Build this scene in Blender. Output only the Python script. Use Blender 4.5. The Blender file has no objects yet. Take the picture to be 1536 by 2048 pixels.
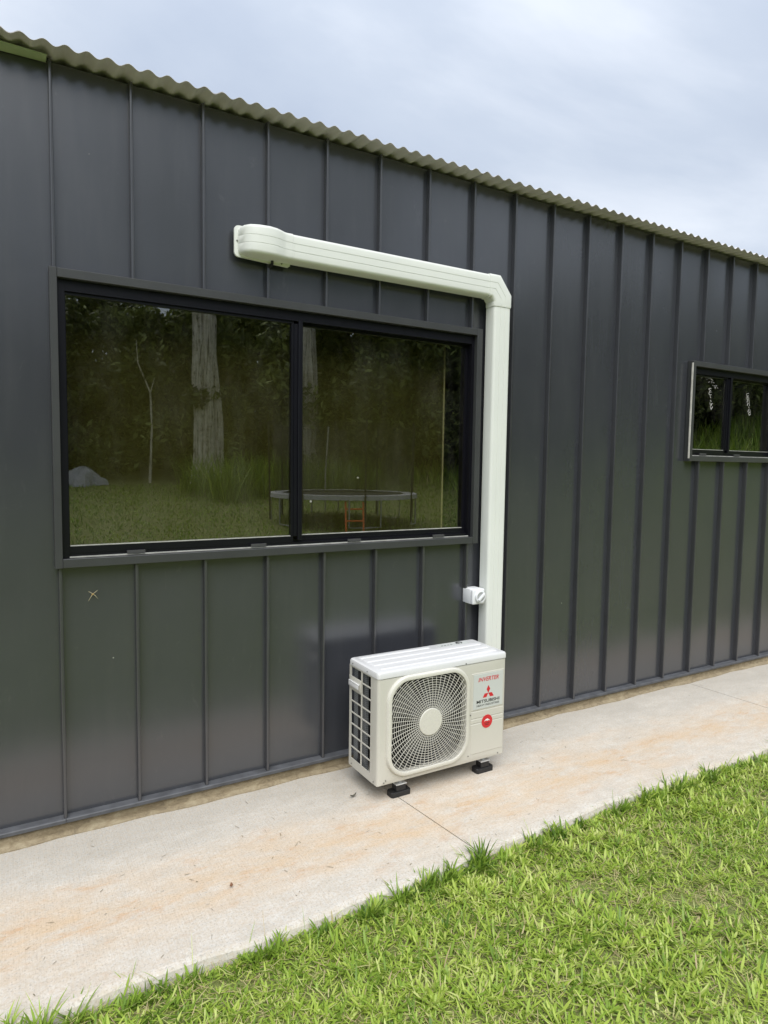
import bpy, bmesh, math, random
import numpy as np
from mathutils import Vector, Matrix

random.seed(7)
rng = np.random.default_rng(11)
sc = bpy.context.scene
C = sc.collection
R = math.radians

# ------------------------------------------------------------------ camera
cam_d = bpy.data.cameras.new('camera')
cam = bpy.data.objects.new('camera', cam_d)
C.objects.link(cam)
YAW, PITCH, ROLL = 0.532301, -0.0726298, 0.0141315
fwd = Vector((math.sin(YAW) * math.cos(PITCH), math.cos(YAW) * math.cos(PITCH), math.sin(PITCH)))
right = Vector((math.cos(YAW), -math.sin(YAW), 0))
up = right.cross(fwd)
r2 = math.cos(ROLL) * right + math.sin(ROLL) * up
u2 = -math.sin(ROLL) * right + math.cos(ROLL) * up
m = Matrix((r2, u2, -fwd)).transposed().to_4x4()
m.translation = Vector((-0.2239, -2.9947, 1.589))
cam.matrix_world = m
cam_d.sensor_fit = 'VERTICAL'
cam_d.sensor_height = 24.0
cam_d.sensor_width = 18.0
cam_d.lens = 24.0 * 1322.14 / 2048
cam_d.clip_start = 0.05
cam_d.clip_end = 2000
sc.camera = cam
sc.render.resolution_x, sc.render.resolution_y = 768, 1024

# ------------------------------------------------------------------ sky, sun, exposure
SUN_EL, SUN_AZ = R(54), R(200)      # azimuth clockwise from +Y: behind the camera
world = bpy.data.worlds.new('World')
sc.world = world
world.use_nodes = True
nt = world.node_tree
nt.nodes.clear()
def N(tree, kind, **kw):
    n = tree.nodes.new(kind)
    for k, v in kw.items():
        setattr(n, k, v)
    return n
def mth(tree, op, a, b=None, c=None, clamp=False):
    n = tree.nodes.new('ShaderNodeMath'); n.operation = op; n.use_clamp = clamp
    for i, v in enumerate((a, b, c)):
        if v is None: continue
        if isinstance(v, (int, float)): n.inputs[i].default_value = v
        else: tree.links.new(v, n.inputs[i])
    return n.outputs[0]
def mixc(tree, fac, a, b, blend='MIX'):
    n = tree.nodes.new('ShaderNodeMix'); n.data_type = 'RGBA'; n.blend_type = blend
    for sock, v in ((n.inputs[0], fac), (n.inputs[6], a), (n.inputs[7], b)):
        if isinstance(v, (int, float)): sock.default_value = v
        elif isinstance(v, (tuple, list)): sock.default_value = (*v[:3], 1)
        else: tree.links.new(v, sock)
    return n.outputs[2]
def ramp(tree, fac, stops):
    n = tree.nodes.new('ShaderNodeValToRGB')
    e = n.color_ramp.elements
    while len(e) < len(stops): e.new(0.5)
    for i, (p, c) in enumerate(stops):
        e[i].position = p
        e[i].color = (c, c, c, 1) if isinstance(c, (int, float)) else (*c[:3], 1)
    tree.links.new(fac, n.inputs[0])
    return n.outputs[0]
def noise(tree, vec, scale, detail=4, rough=0.55, dist=0.0):
    n = tree.nodes.new('ShaderNodeTexNoise')
    n.inputs['Scale'].default_value = scale; n.inputs['Detail'].default_value = detail
    n.inputs['Roughness'].default_value = rough; n.inputs['Distortion'].default_value = dist
    tree.links.new(vec, n.inputs['Vector'])
    return n.outputs[0]
def mapping(tree, vec, loc=(0, 0, 0), rot=(0, 0, 0), scale=(1, 1, 1)):
    n = tree.nodes.new('ShaderNodeMapping')
    n.inputs[1].default_value = loc; n.inputs[2].default_value = rot; n.inputs[3].default_value = scale
    tree.links.new(vec, n.inputs[0])
    return n.outputs[0]

sky = N(nt, 'ShaderNodeTexSky', sky_type='NISHITA', sun_disc=False, sun_elevation=SUN_EL, sun_rotation=SUN_AZ)
tc = N(nt, 'ShaderNodeTexCoord')
sep = N(nt, 'ShaderNodeSeparateXYZ')
nt.links.new(tc.outputs['Generated'], sep.inputs[0])
zz = mth(nt, 'ADD', mth(nt, 'MAXIMUM', sep.outputs[2], 0.0), 0.22)
cmb = N(nt, 'ShaderNodeCombineXYZ')
nt.links.new(mth(nt, 'DIVIDE', sep.outputs[0], zz), cmb.inputs[0])
nt.links.new(mth(nt, 'DIVIDE', sep.outputs[1], zz), cmb.inputs[1])
cn = noise(nt, mapping(nt, cmb.outputs[0], loc=(11.9, 5.2, 0), rot=(0, 0, 0.5), scale=(1, 1.5, 1)), 0.85, 7, 0.52, 0.25)
ccol = ramp(nt, cn, [(0.36, (2.62, 2.98, 3.62)), (0.5, (3.12, 3.46, 4.02)), (0.66, (4.4, 4.65, 5.05))])
# an overcast sky is brighter overhead than near the horizon
grad = mth(nt, 'MULTIPLY_ADD', mth(nt, 'POWER', mth(nt, 'MAXIMUM', sep.outputs[2], 0.0), 3.0), 1.0, 0.86)
vm = N(nt, 'ShaderNodeVectorMath', operation='SCALE')
nt.links.new(ccol, vm.inputs[0]); nt.links.new(grad, vm.inputs['Scale'])
skyc = mixc(nt, 0.9, sky.outputs[0], vm.outputs[0])
bg = N(nt, 'ShaderNodeBackground'); bg.inputs[1].default_value = 0.1
nt.links.new(skyc, bg.inputs[0])
wo = N(nt, 'ShaderNodeOutputWorld')
nt.links.new(bg.outputs[0], wo.inputs[0])

sun_d = bpy.data.lights.new('sun', 'SUN')
sun_d.energy = 1.5
sun_d.angle = R(50)
sun_d.color = (1.0, 0.97, 0.92)
sun = bpy.data.objects.new('sun', sun_d)
C.objects.link(sun)
sd = Vector((math.sin(SUN_AZ) * math.cos(SUN_EL), math.cos(SUN_AZ) * math.cos(SUN_EL), math.sin(SUN_EL)))
sun.rotation_euler = sd.to_track_quat('Z', 'Y').to_euler()

vs = sc.view_settings
vs.view_transform = 'Standard'; vs.look = 'None'; vs.gamma = 1; vs.exposure = 1.19
vs.use_curve_mapping = False
sc.cycles.max_bounces = 8
sc.cycles.transparent_max_bounces = 24

# ------------------------------------------------------------------ materials
MATS = {}
def newmat(name):
    mt = bpy.data.materials.new(name); mt.use_nodes = True
    t = mt.node_tree
    p = t.nodes['Principled BSDF']
    MATS[name] = mt
    return mt, t, p
def pos(t):
    return t.nodes.new('ShaderNodeNewGeometry').outputs['Position']
def bump(t, p, h, strength=0.2, dist=0.01):
    b = t.nodes.new('ShaderNodeBump'); b.inputs['Strength'].default_value = strength; b.inputs['Distance'].default_value = dist
    t.links.new(h, b.inputs['Height']); t.links.new(b.outputs[0], p.inputs['Normal'])
def plain(name, col, rough=0.5, metal=0.0, var=0.08, vscale=6.0, bs=0.0, bscale=60.0, spec=0.5):
    mt, t, p = newmat(name)
    P = pos(t)
    n = noise(t, P, vscale, 5)
    f = ramp(t, n, [(0.3, 1 - var), (0.7, 1 + var)])
    t.links.new(mixc(t, 1.0, col, f, 'MULTIPLY'), p.inputs['Base Color'])
    p.inputs['Roughness'].default_value = rough; p.inputs['Metallic'].default_value = metal
    p.inputs['Specular IOR Level'].default_value = spec
    if bs: bump(t, p, noise(t, P, bscale, 3), bs, 0.002)
    return mt

def cladding():
    mt, t, p = newmat('dark_cladding')
    P = pos(t)
    n1 = noise(t, P, 1.3, 5, 0.6)
    n2 = noise(t, mapping(t, P, scale=(9, 9, 1.0)), 2.0, 4, 0.6)
    base = mixc(t, ramp(t, n1, [(0.3, 0.0), (0.7, 1.0)]), (0.034, 0.0365, 0.044), (0.043, 0.0455, 0.053))
    dust = mth(t, 'MULTIPLY', ramp(t, n2, [(0.5, 0.0), (0.85, 1.0)]), 0.06)
    base = mixc(t, dust, base, (0.12, 0.12, 0.115))
    v = t.nodes.new('ShaderNodeTexVoronoi'); v.inputs['Scale'].default_value = 9.0
    t.links.new(P, v.inputs['Vector'])
    gate = ramp(t, noise(t, P, 3.7, 2), [(0.56, 0.0), (0.58, 1.0)])
    spk = mth(t, 'MULTIPLY', ramp(t, v.outputs['Distance'], [(0.022, 1.0), (0.03, 0.0)]), gate)
    base = mixc(t, mth(t, 'MULTIPLY', spk, 0.55), base, (0.5, 0.5, 0.48))
    sc_ = mth(t, 'MULTIPLY', ramp(t, noise(t, mapping(t, P, scale=(4, 4, 2.2)), 3.0, 8, 0.8, 0.6), [(0.60, 0.0), (0.78, 1.0)]), 0.09)
    base = mixc(t, sc_, base, (0.3, 0.3, 0.3))
    t.links.new(base, p.inputs['Base Color'])
    t.links.new(ramp(t, n2, [(0.2, 0.21), (0.8, 0.26)]), p.inputs['Roughness'])
    p.inputs['IOR'].default_value = 1.9
    bump(t, p, noise(t, P, 900, 2), 0.03, 0.001)
cladding()

plain('rib_paint', (0.042, 0.043, 0.048), 0.2, spec=1.0, var=0.12, vscale=5)
def concrete():
    mt, t, p = newmat('path_concrete')
    P = pos(t)
    s = t.nodes.new('ShaderNodeSeparateXYZ'); t.links.new(P, s.inputs[0])
    big = noise(t, mapping(t, P, scale=(0.8, 2.2, 1)), 1.6, 6, 0.6, 0.4)
    mid = noise(t, mapping(t, P, scale=(1, 1.8, 1)), 9, 6, 0.65, 0.3)
    fine = noise(t, P, 140, 3, 0.6)
    broom = noise(t, mapping(t, P, rot=(0, 0, 0.06), scale=(190, 4, 1)), 1.0, 3, 0.6)
    base = mixc(t, ramp(t, mid, [(0.3, 0.0), (0.7, 1.0)]), (0.52, 0.485, 0.43), (0.64, 0.61, 0.555))
    # grey weathering close to the wall
    nearw = ramp(t, mth(t, 'ADD', s.outputs[1], mth(t, 'MULTIPLY', mth(t, 'SUBTRACT', big, 0.5), 0.9)), [(-0.0, 0.0), (1.0, 1.0)])
    nw = t.nodes.new('ShaderNodeMapRange'); nw.inputs[1].default_value = -0.45; nw.inputs[2].default_value = -0.08
    t.links.new(mth(t, 'ADD', s.outputs[1], mth(t, 'MULTIPLY', mth(t, 'SUBTRACT', big, 0.5), 0.9)), nw.inputs[0])
    base = mixc(t, mth(t, 'MULTIPLY', nw.outputs[0], 0.55), base, (0.36, 0.345, 0.31))
    # tan and rust clay staining along the middle of the path
    yy = mth(t, 'ADD', s.outputs[1], mth(t, 'MULTIPLY', mth(t, 'SUBTRACT', big, 0.5), 0.5))
    band = mth(t, 'SUBTRACT', 1.0, mth(t, 'MULTIPLY', mth(t, 'ABSOLUTE', mth(t, 'ADD', yy, 0.62)), 3.0), clamp=True)
    tan = mth(t, 'MULTIPLY', band, ramp(t, noise(t, mapping(t, P, scale=(1, 2.6, 1), loc=(4, 0, 0)), 3.0, 9, 0.78), [(0.36, 0.0), (0.60, 1.0)]))
    base = mixc(t, mth(t, 'MULTIPLY', tan, 0.95), base, (0.60, 0.45, 0.30))
    rust = mth(t, 'MULTIPLY', mth(t, 'POWER', band, 0.6), ramp(t, noise(t, mapping(t, P, scale=(1, 2.4, 1), loc=(9, 2, 0)), 5.5, 8, 0.75), [(0.53, 0.0), (0.70, 1.0)]))
    base = mixc(t, mth(t, 'MULTIPLY', rust, 0.8), base, (0.52, 0.29, 0.13))
    speck = ramp(t, fine, [(0.33, 0.62), (0.45, 1.0), (0.6, 1.0), (0.72, 1.16)])
    base = mixc(t, 0.8, base, speck, 'MULTIPLY')
    grit = ramp(t, noise(t, mapping(t, P, scale=(1, 1, 1), loc=(2, 5, 0)), 75, 3, 0.75), [(0.40, 1.0), (0.58, 0.0)])
    base = mixc(t, mth(t, 'MULTIPLY', grit, 0.35), base, (0.47, 0.37, 0.25))
    base = mixc(t, 0.18, base, ramp(t, broom, [(0.3, 0.72), (0.5, 1.0), (0.75, 1.1)]), 'MULTIPLY')
    dirt = ramp(t, noise(t, P, 45, 4, 0.7), [(0.62, 0.0), (0.75, 1.0)])
    base = mixc(t, mth(t, 'MULTIPLY', dirt, 0.22), base, (0.30, 0.22, 0.14))
    t.links.new(base, p.inputs['Base Color'])
    p.inputs['Roughness'].default_value = 0.9
    p.inputs['Specular IOR Level'].default_value = 0.25
    h = mth(t, 'ADD', mth(t, 'MULTIPLY', broom, 1.1), mth(t, 'MULTIPLY', fine, 0.6))
    bump(t, p, h, 0.45, 0.0035)
concrete()

def footing():
    mt, t, p = newmat('footing_concrete')
    P = pos(t)
    a = noise(t, mapping(t, P, scale=(1, 1, 2.2)), 16, 9, 0.8, 0.6)
    base = ramp(t, a, [(0.32, (0.13, 0.105, 0.07)), (0.48, (0.25, 0.20, 0.125)), (0.68, (0.36, 0.31, 0.21))])
    t.links.new(base, p.inputs['Base Color']); p.inputs['Roughness'].default_value = 0.95
    bump(t, p, noise(t, P, 60, 5), 0.5, 0.006)
footing()

def glass(name, tint, f0):
    mt = bpy.data.materials.new(name); mt.use_nodes = True; MATS[name] = mt
    t = mt.node_tree; t.nodes.clear()
    lw = t.nodes.new('ShaderNodeLayerWeight'); lw.inputs[0].default_value = 0.5
    f = mth(t, 'MULTIPLY_ADD', mth(t, 'POWER', lw.outputs['Facing'], 5.0), 1 - f0, f0)
    tr = t.nodes.new('ShaderNodeBsdfTransparent'); tr.inputs[0].default_value = (*tint, 1)
    gl = t.nodes.new('ShaderNodeBsdfGlossy'); gl.inputs['Roughness'].default_value = 0.0
    P = pos(t)
    b = t.nodes.new('ShaderNodeBump'); b.inputs['Strength'].default_value = 0.015; b.inputs['Distance'].default_value = 0.004
    t.links.new(noise(t, P, 2.5, 1), b.inputs['Height']); t.links.new(b.outputs[0], gl.inputs['Normal'])
    mx = t.nodes.new('ShaderNodeMixShader')
    t.links.new(f, mx.inputs[0]); t.links.new(tr.outputs[0], mx.inputs[1]); t.links.new(gl.outputs[0], mx.inputs[2])
    # dust specks and faint smears
    df = t.nodes.new('ShaderNodeBsdfDiffuse'); df.inputs[0].default_value = (0.6, 0.6, 0.55, 1)
    v = t.nodes.new('ShaderNodeTexVoronoi'); v.inputs['Scale'].default_value = 7.0
    t.links.new(P, v.inputs['Vector'])
    spk = ramp(t, v.outputs['Distance'], [(0.03, 0.5), (0.05, 0.0)])
    sm = mth(t, 'MULTIPLY', ramp(t, noise(t, mapping(t, P, scale=(3, 3, 1)), 2.0, 5, 0.7), [(0.45, 0.0), (0.8, 1.0)]), 0.022)
    m2 = t.nodes.new('ShaderNodeMixShader')
    t.links.new(mth(t, 'ADD', mth(t, 'MULTIPLY', spk, ramp(t, noise(t, P, 4, 2), [(0.56, 0.0), (0.6, 1.0)])), sm), m2.inputs[0])
    t.links.new(mx.outputs[0], m2.inputs[1]); t.links.new(df.outputs[0], m2.inputs[2])
    o = t.nodes.new('ShaderNodeOutputMaterial'); t.links.new(m2.outputs[0], o.inputs[0])
glass('window_glass', (0.78, 0.77, 0.66), 0.18)

def leafmat(name, stops, rough=0.5, trans=0.35):
    mt, t, p = newmat(name)
    a = t.nodes.new('ShaderNodeAttribute'); a.attribute_name = 'tint'
    c = ramp(t, a.outputs['Fac'], stops)
    t.links.new(c, p.inputs['Base Color']); p.inputs['Roughness'].default_value = rough
    p.inputs['Specular IOR Level'].default_value = 0.35
    tl = t.nodes.new('ShaderNodeBsdfTranslucent'); t.links.new(c, tl.inputs[0])
    mx = t.nodes.new('ShaderNodeMixShader'); mx.inputs[0].default_value = trans
    o = t.nodes['Material Output']
    t.links.new(p.outputs[0], mx.inputs[1]); t.links.new(tl.outputs[0], mx.inputs[2]); t.links.new(mx.outputs[0], o.inputs[0])
leafmat('grass_blade', [(0.0, (0.10, 0.19, 0.025)), (0.35, (0.28, 0.42, 0.055)), (0.7, (0.46, 0.57, 0.10)), (0.86, (0.61, 0.68, 0.22)), (0.93, (0.56, 0.49, 0.26)), (1.0, (0.52, 0.40, 0.23))], 0.36, 0.35)
leafmat('tree_leaf', [(0.0, (0.022, 0.030, 0.010)), (0.5, (0.10, 0.13, 0.036)), (1.0, (0.36, 0.42, 0.14))], 0.6, 0.2)

def soil():
    mt, t, p = newmat('lawn_soil')
    P = pos(t)
    a = noise(t, P, 14, 6, 0.7)
    b = noise(t, P, 0.5, 5, 0.6)
    fa = noise(t, P, 160, 4, 0.7)
    near = ramp(t, mth(t, 'MULTIPLY_ADD', fa, 0.7, mth(t, 'MULTIPLY', a, 0.3)), [(0.36, (0.035, 0.035, 0.012)), (0.5, (0.15, 0.16, 0.05)), (0.64, (0.30, 0.26, 0.13))])
    c = mixc(t, mth(t, 'MULTIPLY', b, 0.6), near, (0.18, 0.24, 0.05))
    t.links.new(c, p.inputs['Base Color']); p.inputs['Roughness'].default_value = 0.95
    bump(t, p, a, 0.6, 0.03)
soil()

def bark():
    mt, t, p = newmat('pale_bark')
    P = pos(t)
    a = noise(t, mapping(t, P, scale=(7, 7, 0.5)), 2.0, 6, 0.65, 0.3)
    a = mth(t, 'MULTIPLY_ADD', mth(t, 'SUBTRACT', noise(t, P, 5.0, 5, 0.7), 0.5), 0.55, a)
    t.links.new(ramp(t, a, [(0.33, (0.10, 0.09, 0.07)), (0.46, (0.54, 0.50, 0.42)), (0.66, (0.80, 0.76, 0.68))]), p.inputs['Base Color'])
    p.inputs['Roughness'].default_value = 0.95
    bump(t, p, a, 0.8, 0.05)
bark()
plain('dark_bark', (0.06, 0.05, 0.04), 0.95, var=0.3)
plain('roof_steel', (0.60, 0.57, 0.58), 0.55, var=0.12, vscale=4)
plain('dark_trim', (0.045, 0.047, 0.048), 0.36, var=0.10, vscale=5, bs=0.05)
plain('base_trim', (0.075, 0.078, 0.085), 0.5, var=0.3, vscale=14)
plain('black_aluminium', (0.006, 0.006, 0.009), 0.3, var=0.1, spec=0.3)
plain('ledge_glint', (0.36, 0.36, 0.33), 0.8, var=0.25, vscale=20)  # pale colour paints the sky's reflection on the black sash and sill ledges
plain('weep_grey', (0.06, 0.06, 0.062), 0.5)
plain('green_film', (0.42, 0.50, 0.30), 0.5, var=0.2)
plain('cover_plastic', (0.715, 0.735, 0.695), 0.38, var=0.025, vscale=3)
plain('switch_plastic', (0.74, 0.755, 0.77), 0.35, var=0.02)
plain('switch_grey', (0.36, 0.37, 0.36), 0.45, var=0.02)
plain('unit_ivory', (0.56, 0.545, 0.485), 0.38, var=0.02, vscale=4)
plain('unit_lid', (0.66, 0.66, 0.66), 0.35, var=0.02, vscale=4)
plain('grille_ivory', (0.62, 0.605, 0.54), 0.42, var=0.02)
plain('shroud_dark', (0.012, 0.012, 0.014), 0.6)
plain('fan_grey', (0.10, 0.10, 0.10), 0.5)
plain('label_silver', (0.54, 0.56, 0.54), 0.38, var=0.02)
plain('red_ink', (0.56, 0.022, 0.03), 0.45, var=0.02)
plain('black_ink', (0.02, 0.02, 0.02), 0.5)
plain('white_ink', (0.8, 0.78, 0.76), 0.5)
plain('grey_ink', (0.45, 0.46, 0.47), 0.5)
plain('black_rubber', (0.017, 0.017, 0.018), 0.55, var=0.2, vscale=30, bs=0.15)
plain('zinc_steel', (0.70, 0.72, 0.74), 0.35, metal=0.35, var=0.15, vscale=40)
plain('screw_steel', (0.20, 0.20, 0.19), 0.5, metal=0.4)
plain('straw', (0.62, 0.55, 0.36), 0.8)
plain('insect_body', (0.42, 0.28, 0.10), 0.8)
plain('dead_leaf', (0.10, 0.095, 0.075), 0.85, var=0.3, vscale=60)
plain('brown_leaf', (0.28, 0.14, 0.08), 0.85, var=0.3, vscale=60)
plain('tarp_grey', (0.36, 0.37, 0.40), 0.7, var=0.15)
plain('orange_paint', (0.8, 0.16, 0.03), 0.5)
plain('pad_grey', (0.42, 0.42, 0.44), 0.7)
plain('mat_black', (0.015, 0.015, 0.015), 0.8)
plain('galvanised', (0.42, 0.43, 0.44), 0.45, metal=0.5)
plain('pole_pale', (0.5, 0.5, 0.46), 0.6)
plain('room_wall', (0.10, 0.095, 0.07), 0.9)
plain('curtain_olive', (0.10, 0.10, 0.042), 0.9, var=0.15, vscale=1.5)
plain('curtain_edge', (0.72, 0.70, 0.60), 0.8)
plain('teal_film', (0.12, 0.34, 0.34), 0.5)
plain('sealant_pale', (0.62, 0.60, 0.55), 0.7, var=0.2, vscale=25)
def fins():
    mt, t, p = newmat('coil_fins')
    P = pos(t)
    s = t.nodes.new('ShaderNodeSeparateXYZ'); t.links.new(P, s.inputs[0])
    w = mth(t, 'SINE', mth(t, 'MULTIPLY', s.outputs[2], 700.0))
    t.links.new(mixc(t, ramp(t, w, [(0.0, 0.0), (1.0, 1.0)]), (0.17, 0.18, 0.185), (0.32, 0.33, 0.335)), p.inputs['Base Color'])
    p.inputs['Roughness'].default_value = 0.5; p.inputs['Metallic'].default_value = 0.3
fins()
def netmat():
    mt = bpy.data.materials.new('safety_net'); mt.use_nodes = True; MATS['safety_net'] = mt
    t = mt.node_tree; p = t.nodes['Principled BSDF']; p.inputs['Base Color'].default_value = (0.02, 0.02, 0.02, 1)
    tr = t.nodes.new('ShaderNodeBsdfTransparent'); mx = t.nodes.new('ShaderNodeMixShader'); mx.inputs[0].default_value = 0.75
    t.links.new(p.outputs[0], mx.inputs[1]); t.links.new(tr.outputs[0], mx.inputs[2])
    t.links.new(mx.outputs[0], t.nodes['Material Output'].inputs[0])
netmat()

# ------------------------------------------------------------------ mesh helpers
class MB:
    def __init__(s): s.v = []; s.f = []
    def add(s, vs_, fs):
        o = len(s.v); s.v += [tuple(p) for p in vs_]; s.f += [tuple(i + o for i in f) for f in fs]; return s
    def box(s, x0, x1, y0, y1, z0, z1):
        return s.add([(x0, y0, z0), (x1, y0, z0), (x1, y1, z0), (x0, y1, z0), (x0, y0, z1), (x1, y0, z1), (x1, y1, z1), (x0, y1, z1)],
                     [(0, 3, 2, 1), (4, 5, 6, 7), (0, 1, 5, 4), (1, 2, 6, 5), (2, 3, 7, 6), (3, 0, 4, 7)])
    def loft(s, loops, caps=(True, True), closed=True):
        n = len(loops[0]); vs_ = [p for l in loops for p in l]; fs = []
        for a in range(len(loops) - 1):
            for i in range(n if closed else n - 1):
                j = (i + 1) % n
                fs.append((a * n + i, a * n + j, (a + 1) * n + j, (a + 1) * n + i))
        if caps[0]: fs.append(tuple(range(n - 1, -1, -1)))
        if caps[1]: fs.append(tuple(range((len(loops) - 1) * n, len(loops) * n)))
        return s.add(vs_, fs)
    def tube(s, pts, r, n=6, caps=True, closed=False):
        pts = [Vector(p) for p in pts]; loops = []
        m_ = len(pts)
        for i, p in enumerate(pts):
            a = pts[(i - 1) % m_] if (closed or i > 0) else p
            b = pts[(i + 1) % m_] if (closed or i < m_ - 1) else p
            d = (b - a).normalized()
            ref = Vector((0, 0, 1)) if abs(d.z) < 0.9 else Vector((0, 1, 0))
            e1 = d.cross(ref).normalized(); e2 = e1.cross(d)
            rr = r[i] if isinstance(r, (list, tuple)) else r
            loops.append([p + rr * (math.cos(2 * math.pi * (k + .5) / n) * e1 + math.sin(2 * math.pi * (k + .5) / n) * e2) for k in range(n)])
        if closed: loops.append(loops[0]); caps = False
        return s.loft(loops, (caps, caps))
    def build(s, name, mat, parent=None, bevel=0.0, seg=2, smooth=False, loc=None):
        me = bpy.data.meshes.new(name)
        me.from_pydata(s.v, [], s.f); me.update()
        if bevel:
            bm = bmesh.new(); bm.from_mesh(me)
            bmesh.ops.remove_doubles(bm, verts=bm.verts, dist=1e-6)
            es = [e for e in bm.edges if len(e.link_faces) == 2 and e.calc_face_angle(0) > 0.5]
            bmesh.ops.bevel(bm, geom=es, offset=bevel, segments=seg, affect='EDGES', profile=0.5, clamp_overlap=True)
            bm.to_mesh(me); bm.free()
        me.materials.append(MATS[mat])
        if smooth:
            me.polygons.foreach_set('use_smooth', [True] * len(me.polygons))
            me.set_sharp_from_angle(angle=R(30))
        return link(name, me, parent, loc)
def link(name, me, parent=None, loc=None):
    o = bpy.data.objects.new(name, me); C.objects.link(o)
    if parent: o.parent = parent
    if loc: o.location = loc
    return o
def tag(o, label=None, cat=None, group=None, kind=None):
    if label: o['label'] = label
    if cat: o['category'] = cat
    if group: o['group'] = group
    if kind: o['kind'] = kind
    return o
def empty(name, loc=(0, 0, 0)):
    o = bpy.data.objects.new(name, None); o.location = loc; o.empty_display_size = 0.1; C.objects.link(o); return o
def copy_tree(o, parent=None):
    c = o.copy(); C.objects.link(c); c.parent = parent
    for ch in list(o.children): copy_tree(ch, c)
    return c
def np_mesh(name, verts, quads=None, tris=None, mat=None, tint=None, smooth=False):
    me = bpy.data.meshes.new(name)
    me.vertices.add(len(verts)); me.vertices.foreach_set('co', np.ascontiguousarray(verts, np.float32).ravel())
    nq = 0 if quads is None else len(quads); ntr = 0 if tris is None else len(tris)
    idx = np.concatenate([x.ravel() for x in (quads, tris) if x is not None]).astype(np.int32)
    me.loops.add(len(idx)); me.loops.foreach_set('vertex_index', idx)
    st = np.concatenate([np.arange(nq) * 4, nq * 4 + np.arange(ntr) * 3]).astype(np.int32)
    me.polygons.add(nq + ntr); me.polygons.foreach_set('loop_start', st)
    if smooth: me.polygons.foreach_set('use_smooth', np.ones(nq + ntr, bool))
    me.update(calc_edges=True)
    if tint is not None:
        at = me.attributes.new('tint', 'FLOAT', 'POINT'); at.data.foreach_set('value', tint.astype(np.float32))
    me.materials.append(MATS[mat])
    return me

# ------------------------------------------------------------------ ground
def sstep(a): return a * a / (a + 2.0)
def ground_z(x, y):
    a = np.maximum(0, -np.asarray(y, float) - 8.5); b = np.maximum(0, np.asarray(x, float) - 9.0)
    return -0.05 + 0.075 * np.minimum(sstep(a), 60) + 0.14 * np.minimum(sstep(b), 45)
def axis(vals): return np.unique(np.concatenate(vals))
gx = axis([np.linspace(-400, -40, 10), np.linspace(-40, -4, 19), np.linspace(-4, 14, 61), np.linspace(14, 60, 31), np.linspace(60, 400, 9)])
gy = axis([np.linspace(-400, -60, 9), np.linspace(-60, -20, 28), np.linspace(-20, -1.2, 66), np.linspace(-1.2, 60, 14), np.linspace(60, 400, 7)])
X, Y = np.meshgrid(gx, gy)
Z = ground_z(X, Y) + 0.012 * np.sin(X * 1.7 + 0.6 * Y) * np.sin(Y * 2.1) * (Y < -1.3)
nx_, ny_ = len(gx), len(gy)
ii, jj = np.meshgrid(np.arange(nx_ - 1), np.arange(ny_ - 1))
q = np.stack([jj * nx_ + ii, jj * nx_ + ii + 1, (jj + 1) * nx_ + ii + 1, (jj + 1) * nx_ + ii], -1).reshape(-1, 4)
gnd = link('ground', np_mesh('ground', np.stack([X, Y, Z], -1).reshape(-1, 3), quads=q, mat='lawn_soil', smooth=True))
tag(gnd, kind='structure')

# ------------------------------------------------------------------ concrete path: slabs with saw-cut joints
ex = [-6, -.25, -.06, .43, .92, 1.455, 2.13, 2.8, 3.535, 5, 12]
ey = [-.96, -.962, -.968, -.985, -.98, -.955, -.935, -.94, -.955, -.95, -.95]
def edge_y(x): return float(np.interp(x, ex, ey)) + 0.006 * math.sin(x * 9.3) + 0.004 * math.sin(x * 23.1 + 1)
path = empty('path'); tag(path, kind='structure')
joints = [(-4.2, 0), (-1.42, -.02), (1.359, -.105), (4.170, -.03), (6.97, 0), (9.8, 0)]
for k in range(len(joints) - 1):
    (xa, ka), (xb, kb) = joints[k], joints[k + 1]
    mb = MB(); loops = []
    n = 48
    for i in range(n + 1):
        t = i / n
        e = edge_y(xa + (xb - xa) * t + 0.03)
        prof = [(0.06, -.12), (0.06, 0), (e + .022, 0), (e + .008, -.003), (e + .001, -.011), (e - .004, -.03), (e - .006, -.12)]
        lp = []
        for (y, z) in prof:
            x = (xa + ka * y + .0028) * (1 - t) + (xb + kb * y - .0028) * t
            lp.append((x, y, z))
        loops.append(lp[::-1])
    mb.loft(loops).build('slab', 'path_concrete', path)
MB().box(-4.2, 9.8, -.93, .05, -.13, -.03).build('joint_bed', 'footing_concrete', path)

# ------------------------------------------------------------------ house
house = empty('metal_clad_house', (3.0, 0.5, 0))
HL = Vector(house.location)
tag(house, 'long house clad in charcoal ribbed metal panels under a corrugated roof edge', 'house')
def hp(mb, name, mat, **kw):          # a part of the house, meshed in world coordinates
    par = kw.pop('parent', house)
    o = mb.build(name, mat, par, **kw)
    if par is house: o.location = -HL
    return o
RIB = 0.033; SP = 0.30
X0, X1 = -10, 29                      # rib indices
ZB, ZT = 0.062, 3.150
openings = [(-0.005, 2.135, 1.163, 2.330), (4.080, 5.200, 1.662, 2.330)]
def subtract(rect, hole):
    x0, x1, z0, z1 = rect; a, b, c, d = hole
    if a >= x1 or b <= x0 or c >= z1 or d <= z0: return [rect]
    out = []
    if z0 < c: out.append((x0, x1, z0, c))
    if d < z1: out.append((x0, x1, d, z1))
    zz0, zz1 = max(z0, c), min(z1, d)
    if x0 < a: out.append((x0, a, zz0, zz1))
    if b < x1: out.append((b, x1, zz0, zz1))
    return out
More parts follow.
